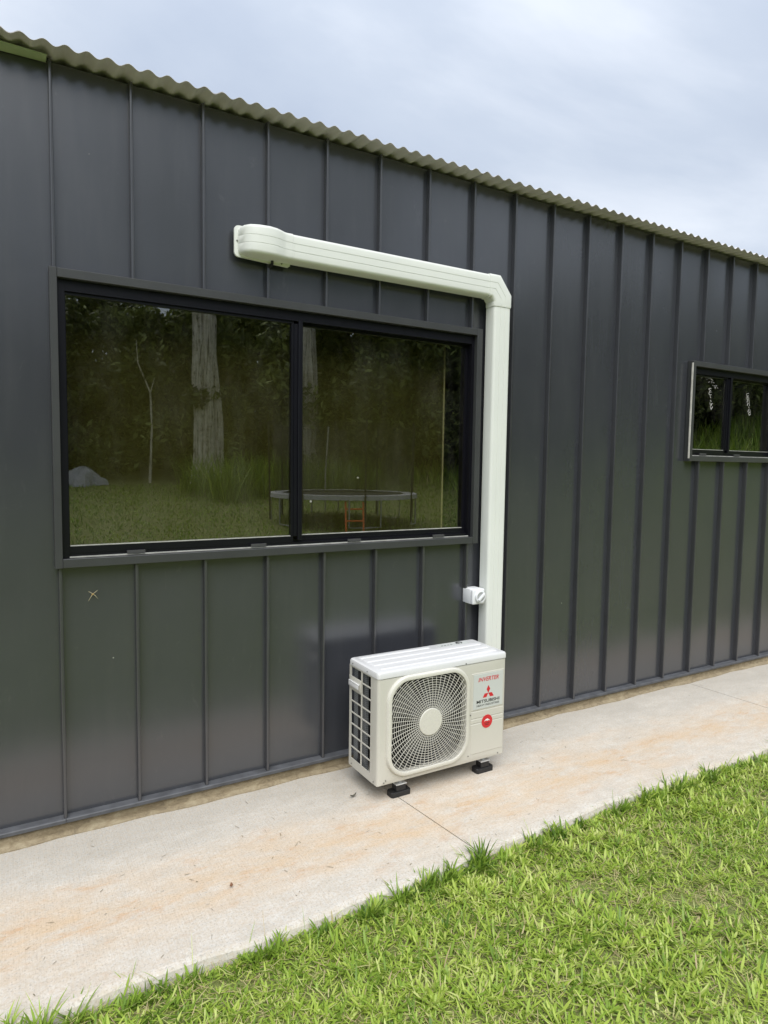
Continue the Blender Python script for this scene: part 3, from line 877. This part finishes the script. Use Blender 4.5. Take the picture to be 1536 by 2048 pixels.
text('HEAVY INDUSTRIES', lab, 'black_ink', LX, .3755, .146, .0105, -.0043, 0, .010)
stk = MB().loft([ring(.643, .286, .0345, -.0024, 32), ring(.643, .286, .0345, -.0034, 32)]).build('round_sticker', 'red_ink', ac)
MB().add([(.643 + a, -.0039, .286 + b_) for a, b_ in ((-.020, .001), (-.006, .014), (-.002, .011), (.001, .015), (.005, .013), (.020, .001), (.008, .005), (.001, .002), (-.007, .006))], [tuple(range(8, -1, -1))]).build('mountain_print', 'white_ink', stk)
mb = MB()
for k, wv in ((0, .030), (1, .022)):
    mb.box(.643 - wv / 2, .643 + wv / 2, -.0041, -.0036, .276 - k * .008, .2785 - k * .008)
mb.build('print', 'black_ink', stk)
for x_, z_ in ((.035, .103), (.045, .112), (.537, .335), (.5, .606), (.72, .103), (.527, .125)):
    MB().tube([(x_, -.001 if z_ < .6 else -.0035, z_), (x_, -.0035 if z_ < .6 else -.006, z_)], .0032, 8).build('screw', 'screw_steel', ac)
for y_, z_ in ((.10, .612), (.245, .612), (.03, .105), (.25, .105)):
    MB().tube([(-.0025, y_, z_), (-.0055, y_, z_)], .003, 8).build('screw', 'screw_steel', ac)
def foot(fx, fy):
    f = empty('foot', (fx, fy, 0)); f.parent = ac
    mb = MB()
    po = [(-.055, -.018), (-.047, -.027), (.047, -.027), (.055, -.018), (.055, .018), (.047, .027), (-.047, .027), (-.055, .018)]
    mb.loft([[(x, y, .0) for x, y in po], [(x, y, .021) for x, y in po], [(x * .97, y * .94, .025) for x, y in po]])
    mb.build('rubber_base', 'black_rubber', f)
    MB().box(-.027, .027, -.022, .022, .0252, .056).build('rubber_block', 'black_rubber', f, bevel=.003, seg=2)
    MB().box(-.030, .030, -.026, .026, .0562, .0625).box(-.030, .030, .020, .026, .0625, .0885).build('bracket', 'zinc_steel', f, bevel=.0015, seg=1)
    n6 = lambda r_, z: [(r_ * math.cos(R(60 * k + 12)), -.004 + r_ * math.sin(R(60 * k + 12)), z) for k in range(6)]
    MB().loft([n6(.0125, .0627), n6(.0125, .065)]).loft([n6(.009, .0652), n6(.009, .073)]).loft([n6(.0045, .0731), n6(.0045, .084)]).build('bolt', 'zinc_steel', f)
    return f
for fx in (.151, .664):
    foot(fx, .050); foot(fx, .235)

# ------------------------------------------------------------------ small things on wall and path
ins = empty('insect', (.124, RIB - .003, 1.019))
ins.scale = (.85, .85, .85)
tag(ins, 'tiny straw-coloured insect splayed like an X on the panel below the window', 'insect')
for (ax, az) in ((-.020, .014), (.022, .017), (-.021, -.034), (.022, -.025)):
    MB().tube([(0, -.001, 0), (ax * .5, -.006, az * .45 + .002), (ax, -.0005, az)], [.0014, .0009, .0006], 5).build('leg', 'straw', ins)
MB().tube([(-.007, -.003, -.006), (0, -.005, 0), (.004, -.003, .003)], [.0018, .0034, .0015], 6).build('body', 'insect_body', ins)
def leaf(name, mat, loc, L, Wd, rz, label):
    vs_, fs = [], []
    for i in range(7):
        t = i / 6; w = Wd * math.sin(math.pi * (t * .92 + .04)) ** .8 / 2; z = .004 + .010 * (t - .5) ** 2 * 4
        for s_ in (-1, 0, 1): vs_.append(((t - .5) * L, s_ * w, z + abs(s_) * .006 + .002 * math.sin(5 * t + s_)))
    for i in range(6):
        for j in range(2): fs.append((i * 3 + j, i * 3 + 3 + j, i * 3 + 4 + j, i * 3 + 1 + j))
    o = MB().add(vs_, fs).build(name, mat, smooth=True); o.location = loc; o.rotation_euler = (0, 0, rz)
    tag(o, label, 'leaf'); return o
leaf('dry_leaf', 'dead_leaf', (1.213, -.305, 0), .040, .015, .3, 'dark dry leaf lying on the path left of the air conditioner')
leaf('dry_leaf', 'brown_leaf', (.50, -.68, 0), .018, .013, 1.2, 'small reddish brown leaf on the rust-stained left part of the path')

# ------------------------------------------------------------------ grass
def blades(px, py, pz, L, W, head, lean, curl, tint):
    n_ = len(px); h = np.stack([np.cos(head), np.sin(head)], 1); sidev = np.stack([-h[:, 1], h[:, 0]], 1)
    ts = (0, .4, .75, 1.0); ws = (.65, 1.0, .75, 0)
    V = np.zeros((n_, 7, 3), np.float32)
    x = np.zeros(n_); z = np.zeros(n_); pt = 0; k = 0
    for t_, w_ in zip(ts, ws):
        dt = t_ - pt; a = lean + curl * (t_ + pt) / 2
        x = x + dt * L * np.sin(a); z = z + dt * L * np.cos(a); pt = t_
        cx_ = np.stack([px + h[:, 0] * x, py + h[:, 1] * x, pz + z], 1)
        if w_ == 0: V[:, k] = cx_; k += 1
        else:
            off = np.zeros((n_, 3)); off[:, :2] = sidev * (W * w_ / 2)[:, None]
            V[:, k] = cx_ - off; V[:, k + 1] = cx_ + off; k += 2
    b = (np.arange(n_) * 7)[:, None]
    quads = np.concatenate([b + np.array([0, 1, 3, 2]), b + np.array([2, 3, 5, 4])], 0)
    tris = b + np.array([4, 5, 6])
    tt = np.repeat(tint, 7)
    return V.reshape(-1, 3), quads, tris, tt
def fnoise(x, y, s, seed):
    r_ = np.random.default_rng(seed); out = 0
    for k in range(5):
        a, b, c = r_.uniform(-1, 1, 3); f_ = s * (1 + .6 * k)
        out = out + np.sin(f_ * (a * x + b * y) * 2 + c * 6) / (1 + .4 * k)
    return out / 3.3
ED = lambda x: np.interp(x, ex, ey)
# close lawn: rosettes of broad flat blades over a thatch of dead stems
NC = 33000
ccx = rng.uniform(-1.6, 6.6, NC); ccy = -0.955 - 2.75 * rng.random(NC) ** 1.15
wear = np.clip(fnoise(ccx, ccy, 1.7, 9) * .8 + fnoise(ccx, ccy, 5.0, 14) * .6, -1, 1)     # worn, dry patches
lush = np.clip(fnoise(ccx, ccy, 2.3, 3) * .7 + fnoise(ccx, ccy, 7.5, 5) * .5, -1, 1)
keep = (ccy < ED(ccx) - .012) & (rng.random(NC) > np.clip(wear * .75, 0, .6))
ccx, ccy, wear, lush = ccx[keep], ccy[keep], wear[keep], lush[keep]
per = rng.integers(4, 13, len(ccx))
ci = np.repeat(np.arange(len(ccx)), per); n_ = len(ci)
csize = np.clip(rng.lognormal(0, .28, len(ccx)), .55, 1.9) * (1 + .28 * lush)
ctint = .54 + .22 * lush + rng.normal(0, .15, len(ccx))
chue = rng.random(len(ccx)) < .10
head = rng.uniform(0, 2 * math.pi, n_)
rad = np.abs(rng.normal(0, .012, n_))
px = ccx[ci] + np.cos(head) * rad; py = ccy[ci] + np.sin(head) * rad
L = rng.uniform(.017, .046, n_) * csize[ci]; W = rng.uniform(.0036, .0082, n_) * np.clip(csize[ci], .8, 1.25)
lean = np.clip(rng.normal(1.02, .36, n_), .1, 1.5); curl = rng.uniform(-.35, .75, n_)
tint = np.clip(ctint[ci] + rng.normal(0, .13, n_), 0, .87)
tint[chue[ci]] = np.clip(tint[chue[ci]] * .35, 0, .3)
dry = rng.random(n_) < .05 + .14 * np.clip(wear[ci], 0, 1)
tint[dry] = rng.uniform(.87, 1.0, dry.sum()); W[dry] *= .6
pz = ground_z(px, py) + rng.uniform(-.002, .016, n_) + .012 * lush[ci]
A1 = blades(px, py, pz, L, W, head, lean, curl, tint)
n_ = 105000
px = rng.uniform(-1.6, 6.6, n_); py = -0.955 - 2.75 * rng.random(n_) ** 1.15
kp = py < ED(px) - .012; px, py = px[kp], py[kp]; n_ = len(px)
A0 = blades(px, py, ground_z(px, py) + rng.uniform(.001, .022, n_), rng.uniform(.018, .055, n_), rng.uniform(.0012, .0034, n_), rng.uniform(0, 6.28, n_), rng.uniform(1.15, 1.6, n_), rng.uniform(-.4, .3, n_),
            np.where(rng.random(n_) < .55, rng.uniform(.86, 1.0, n_), rng.uniform(.3, .85, n_)))
# ragged tufts along the path edge
NT = 330
tx = rng.uniform(-1.6, 6.6, NT); th = np.clip(.80 + .6 * fnoise(tx, tx * 0, 3.5, 21) + rng.normal(0, .3, NT), .2, 1.75); tn_ = rng.normal(.24, .10, NT)
tyo = np.abs(rng.normal(0, .022, NT))
ti = np.repeat(np.arange(NT), rng.integers(10, 36, NT)); n_ = len(ti)
px = tx[ti] + rng.normal(0, .016, n_); py = ED(px) - .010 - tyo[ti] - np.abs(rng.normal(0, .012, n_))
L = rng.uniform(.035, .095, n_) * th[ti]
A2 = blades(px, py, np.full(n_, -.052), L, rng.uniform(.0045, .0105, n_), rng.uniform(0, 6.28, n_), np.abs(rng.normal(.35, .3, n_)), rng.uniform(.1, 1.3, n_),
            np.clip(tn_[ti] + rng.normal(0, .11, n_), 0, .85))
# a few runners and seed stalks reaching on to the slab
n_ = 110
px = rng.uniform(-1.0, 6.0, n_); py = ED(px) - .012
A3 = blades(px, py, np.full(n_, -.02), rng.uniform(.05, .12, n_), rng.uniform(.0012, .0026, n_), rng.normal(math.pi / 2, .9, n_), rng.uniform(.6, 1.2, n_), rng.uniform(.1, .7, n_), rng.uniform(.2, 1, n_))
def merge(parts):
    V, Q, T, TT = [], [], [], []; o = 0
    for v, q_, t_, tt in parts:
        V.append(v); Q.append(q_ + o); T.append(t_ + o); TT.append(tt); o += len(v)
    return np.concatenate(V), np.concatenate(Q), np.concatenate(T), np.concatenate(TT)
V, Q, T, TT = merge([A0, A1, A2, A3])
gr = link('grass', np_mesh('grass', V, Q, T, 'grass_blade', TT, smooth=True))
tag(gr, 'bright green broad-bladed lawn grass growing up to the concrete path', 'grass', kind='stuff')
# lawn farther off (seen in the window)
n_ = 60000
px = rng.uniform(-6, 22, n_); py = -3.7 - 17 * rng.random(n_)
A = blades(px, py, ground_z(px, py), rng.uniform(.05, .12, n_), rng.uniform(.012, .03, n_), rng.uniform(0, 6.28, n_), np.abs(rng.normal(.6, .3, n_)), rng.uniform(.1, .9, n_), np.clip(rng.normal(.22, .14, n_), 0, .9))  # blade tint lowered to put shade into the far lawn's colour
lg = link('far_grass', np_mesh('far_grass', *A[:3], 'grass_blade', A[3])); tag(lg, 'mown lawn grass stretching away towards the trees', 'grass', kind='stuff')
# tall clumping grass in front of the trees
n_ = 5200
cx_ = np.concatenate([rng.uniform(5.2, 11, 60), rng.uniform(16, 34, 60)]); cy_ = np.concatenate([rng.uniform(-19.5, -16.0, 60), rng.uniform(-17, -8, 60)])
k_ = rng.integers(0, 120, n_)
px = cx_[k_] + rng.normal(0, .22, n_); py = cy_[k_] + rng.normal(0, .22, n_)
A = blades(px, py, ground_z(px, py), rng.uniform(.6, 1.7, n_), rng.uniform(.015, .03, n_), rng.uniform(0, 6.28, n_), np.abs(rng.normal(.15, .15, n_)), rng.uniform(.2, 1.5, n_), np.clip(rng.normal(.18, .2, n_), 0, .95))
n_ = 9000
px = rng.uniform(13, 38, n_); py = rng.uniform(-20, -5, n_)
B_ = blades(px, py, ground_z(px, py), rng.uniform(.3, .9, n_), rng.uniform(.02, .04, n_), rng.uniform(0, 6.28, n_), np.abs(rng.normal(.3, .2, n_)), rng.uniform(.2, 1.2, n_), np.clip(rng.normal(.5, .2, n_), 0, .95))
A = merge([A, B_])
tg = link('tall_grass', np_mesh('tall_grass', *A[:3], 'grass_blade', A[3])); tag(tg, 'tall clumping grass in front of the trees', 'grass', kind='stuff')
# clippings on the concrete
n_ = 210
px = rng.uniform(-.4, 6, n_); py = -.03 - .9 * rng.random(n_)
A = blades(px, py, np.full(n_, .0025), rng.uniform(.008, .034, n_), rng.uniform(.0010, .0024, n_), rng.uniform(0, 6.28, n_), np.full(n_, 1.50), rng.uniform(-.1, .12, n_), rng.uniform(.0, 1.0, n_))
leafmat('clipping', [(0.0, (0.10, 0.09, 0.04)), (0.5, (0.22, 0.17, 0.09)), (1.0, (0.16, 0.13, 0.09))], 0.9, 0.0)
cl = link('grass_clippings', np_mesh('grass_clippings', *A[:3], 'clipping', A[3])); tag(cl, 'dry grass clippings scattered over the concrete path', 'clippings', kind='stuff')

# ------------------------------------------------------------------ trees across the lawn (mirrored in the windows)
def leaf_cloud(n_, centres, radii, size, seed):
    r_ = np.random.default_rng(seed)
    k_ = r_.integers(0, len(centres), n_)
    d = r_.normal(0, 1, (n_, 3)); d /= np.linalg.norm(d, axis=1)[:, None]
    rad = r_.random(n_) ** .45
    p_ = centres[k_] + d * (rad * radii[k_])[:, None] * np.array([1, 1, .8])
    a = r_.normal(0, 1, (n_, 3)); a /= np.linalg.norm(a, axis=1)[:, None]
    b = np.cross(a, r_.normal(0, 1, (n_, 3))); b /= np.linalg.norm(b, axis=1)[:, None]
    s_ = size * r_.uniform(.5, 1.3, n_)[:, None]
    V = np.stack([p_ - a * s_, p_ + b * s_ * .38, p_ + a * s_, p_ - b * s_ * .38], 1).reshape(-1, 3)
    q_ = np.arange(n_ * 4).reshape(-1, 4)
    tn = np.repeat(np.clip(r_.normal(.45, .24, n_) + .22 * np.sin(k_ * 2.3), 0, 1), 4)
    return V, q_, tn
def make_tree(seed, height, cr, trunk_r, low):
    r_ = np.random.default_rng(seed)
    nb = 16
    c_ = np.stack([r_.normal(0, cr * .5, nb), r_.normal(0, cr * .5, nb), r_.uniform(low, height, nb)], 1)
    rd = r_.uniform(.22, .42, nb) * cr
    V, q_, tn = leaf_cloud(11000, c_, rd, .18, seed + 1)
    crown = np_mesh('crown', V, quads=q_, mat='tree_leaf', tint=tn)
    mb = MB()
    pts = [(r_.normal(0, .05) * k, r_.normal(0, .05) * k, height * .85 * k / 6 - .3) for k in range(7)]
    mb.tube(pts, [trunk_r * (1.25 - .17 * k) for k in range(7)], 8)
    for b_ in range(7):
        t_ = pts[2 + b_ % 4]; e = c_[b_]
        mb.tube([t_, ((t_[0] + e[0]) / 2, (t_[1] + e[1]) / 2, (t_[2] + e[2]) / 2 + .3), tuple(e)], [trunk_r * .35, trunk_r * .22, .03], 5)
    o = empty('forest_tree')
    link('crown', crown, o)
    mb.build('trunk', 'dark_bark', o, smooth=True)
    return o
protos = [make_tree(31, 6.4, 3.6, .2, 1.2), make_tree(47, 7.0, 3.4, .22, 1.0), make_tree(59, 5.8, 3.9, .18, 0.8)]
spots = []
for k in range(46):
    a = R(-32 + 122 * k / 45 + random.uniform(-1.2, 1.2)); d = 29 + random.uniform(-1.5, 2.5) + (4.5 if k % 2 else 0) + max(0, math.degrees(a) - 42) * .7
    spots.append((d * math.sin(a), 3 - d * math.cos(a)))
for k in range(26):
    a = R(-34 + 126 * k / 25 + random.uniform(-1.5, 1.5)); d = 40 + random.uniform(-2, 3) + max(0, math.degrees(a) - 42) * .7
    spots.append((d * math.sin(a), 3 - d * math.cos(a)))
used = [False] * 3
for k, (x, y) in enumerate(spots):
    j = k % 3
    o = protos[j] if not used[j] else copy_tree(protos[j])
    used[j] = True
    o.location = (x, y, float(ground_z(x, y))); o.rotation_euler = (0, 0, random.uniform(0, 6.28)); s_ = random.uniform(.85, 1.12); o.scale = (s_, s_, s_)
    tag(o, 'dark leafy tree of the wood beyond the lawn', 'tree', 'trees of the wood')
# understory
n_c = 240
ang = rng.uniform(R(-35), R(92), n_c); dd = rng.uniform(25.5, 37, n_c) + np.maximum(0, np.degrees(ang) - 42) * .7
cx_ = dd * np.sin(ang); cy_ = 3 - dd * np.cos(ang)
V, q_, tn = leaf_cloud(50000, np.stack([cx_, cy_, ground_z(cx_, cy_) + rng.uniform(.3, 2.6, n_c)], 1), rng.uniform(.6, 1.3, n_c), .16, 77)
tag(link('undergrowth', np_mesh('undergrowth', V, quads=q_, mat='tree_leaf', tint=tn)), 'dense dark undergrowth below the trees of the wood', 'undergrowth', kind='stuff')
# big pale-trunked trees
def big_tree(x, y, stems, label, seed):
    r_ = np.random.default_rng(seed); z0 = float(ground_z(x, y))
    o = empty('tall_tree', (x, y, z0)); tag(o, label, 'tree')
    mb = MB()
    for (dx, dy, r0, tx_, zt) in stems:
        pts = [(dx + tx_ * k / 8 + r_.normal(0, .045), dy + r_.normal(0, .04), -.3 + zt * k / 8) for k in range(9)]
        loops = []
        for k, p_ in enumerate(pts):
            rr_ = r0 * (1.25 - .6 * k / 8) * (1.35 if k == 0 else 1) * r_.uniform(.9, 1.12)
            loops.append([(p_[0] + rr_ * (1 + .16 * math.sin(5 * an + k * .15)) * math.cos(an), p_[1] + rr_ * (1 + .16 * math.sin(5 * an + k * .15)) * math.sin(an), p_[2]) for an in [2 * math.pi * q / 20 for q in range(20)]])
        mb.loft(loops)
    mb.build('trunk', 'pale_bark', o, smooth=True)
    c_ = np.stack([r_.normal(0, 2.0, 12), r_.normal(0, 2.0, 12), r_.uniform(9, 12, 12)], 1)
    c2 = np.stack([r_.normal(0, .7, 4), r_.normal(0, .6, 4), r_.uniform(2.6, 3.6, 4)], 1)
    V, q_, tn = leaf_cloud(4500, np.concatenate([c_, c2]), np.concatenate([r_.uniform(.8, 1.5, 12), np.full(4, .5)]), .15, seed)
    link('crown', np_mesh('crown', V, quads=q_, mat='tree_leaf', tint=tn), o)
big_tree(6.25, -21.2, [(0, 0, .20, -.15, 11), (.28, .1, .17, .05, 11), (.66, -.1, .15, -.35, 10)], 'tall tree with three pale fissured stems beyond the lawn', 5)
big_tree(10.95, -22.0, [(0, 0, .30, -.25, 12)], 'tall tree with a single pale trunk behind the trampoline', 6)
big_tree(1.55, -22.5, [(0, 0, .28, .2, 12)], 'tall pale-trunked tree beside the covered mound', 8)
# thin bare sapling
mb = MB().tube([(0, 0, -.1), (.1, 0, 2), (.05, 0, 3.2), (-.35, 0, 4.2), (-.4, 0, 5)], [.05, .04, .03, .02, .01], 6).tube([(.06, 0, 3.2), (.2, 0, 3.7)], [.02, .008], 5)
sp_ = mb.build('sapling', 'pale_bark'); sp_.location = (4.55, -21.6, float(ground_z(4.55, -21.6))); tag(sp_, 'thin bare crooked sapling beyond the lawn', 'sapling')

# ------------------------------------------------------------------ trampoline, ladder, covered mound (mirrored in the window)
tx_, ty_ = 7.36, -11.8; tz = float(ground_z(tx_, ty_))
tr = empty('trampoline', (tx_, ty_, tz)); tag(tr, 'round black trampoline with grey padded rim on the lawn', 'trampoline')
RT = 1.83; HT = .72
def circ(r_, z, n2=48): return [(r_ * math.cos(2 * math.pi * k / n2), r_ * math.sin(2 * math.pi * k / n2), z) for k in range(n2)]
MB().loft([circ(RT - .28, HT), circ(RT, HT)][::1] , (False, False)).loft([circ(RT - .29, HT + .03), circ(RT + .03, HT + .03), circ(RT + .04, HT - .07)], (False, False)).build('pad', 'pad_grey', tr, smooth=True)
MB().loft([circ(RT - .29, HT - .01), circ(.05, HT - .012)], (False, True)).build('mat', 'mat_black', tr)
for k in range(6):
    a = 2 * math.pi * k / 6 + .5; b_ = a + .42
    P_ = lambda an, z: (RT * math.cos(an), RT * math.sin(an), z)
    MB().tube([P_(a, HT - .02), P_(a, 0.03), P_((a + b_) / 2, 0.02), P_(b_, 0.03), P_(b_, HT - .02)], .022, 6).build('leg', 'galvanised', tr)
for k in range(8):
    a = 2 * math.pi * k / 8 + .2
    top = (RT + .08) * (1 if k != 6 else .82)
    MB().tube([(RT * 1.02 * math.cos(a), RT * 1.02 * math.sin(a), .1), (RT * 1.03 * math.cos(a), RT * 1.03 * math.sin(a), HT + .5), (top * math.cos(a), top * math.sin(a), HT + 1.75)], .02, 6).build('net_pole', 'pole_pale' if k == 6 else 'mat_black', tr)
MB().loft([circ(RT - .1, HT + .03), circ(RT - .06, HT + 1.7)], (False, False)).build('net', 'safety_net', tr)
ld = empty('ladder', (6.72, -9.95, float(ground_z(6.72, -9.95)))); tag(ld, 'small orange ladder leaning on the trampoline', 'ladder')
ld.rotation_euler = (R(14), 0, R(22))
for sx in (-.2, .2): MB().tube([(sx, 0, 0), (sx, 0, .75)], .022, 6).build('rail', 'orange_paint', ld)
for k in range(3): MB().tube([(-.2, 0, .04 + k * .27), (.2, 0, .04 + k * .27)], .02, 6).build('rung', 'orange_paint', ld)
mx_, my_ = 2.35, -21.0
mb = MB(); loops = []
for j in range(8):
    z = .86 * (j / 7) ** .8 - .05; r_ = .78 * (1 - j / 7) ** .75 + .12
    fo = lambda an: 1 + .16 * math.sin(5 * an + j * .4) + .09 * math.sin(11 * an - j * .7)
    loops.append([(r_ * 1.25 * fo(an) * math.cos(an) + .02 * j, r_ * fo(an) * math.sin(an), z + .05 * math.sin(3 * an + j)) for an in [2 * math.pi * q / 30 for q in range(30)]])
mb.loft(loops)
tp = mb.build('tarpaulin', 'tarp_grey', smooth=True); tp.scale = (.68, .68, .72); tp.location = (mx_ - .15, my_, float(ground_z(mx_, my_))); tag(tp, 'grey tarpaulin draped over a low mound beyond the lawn', 'tarpaulin')
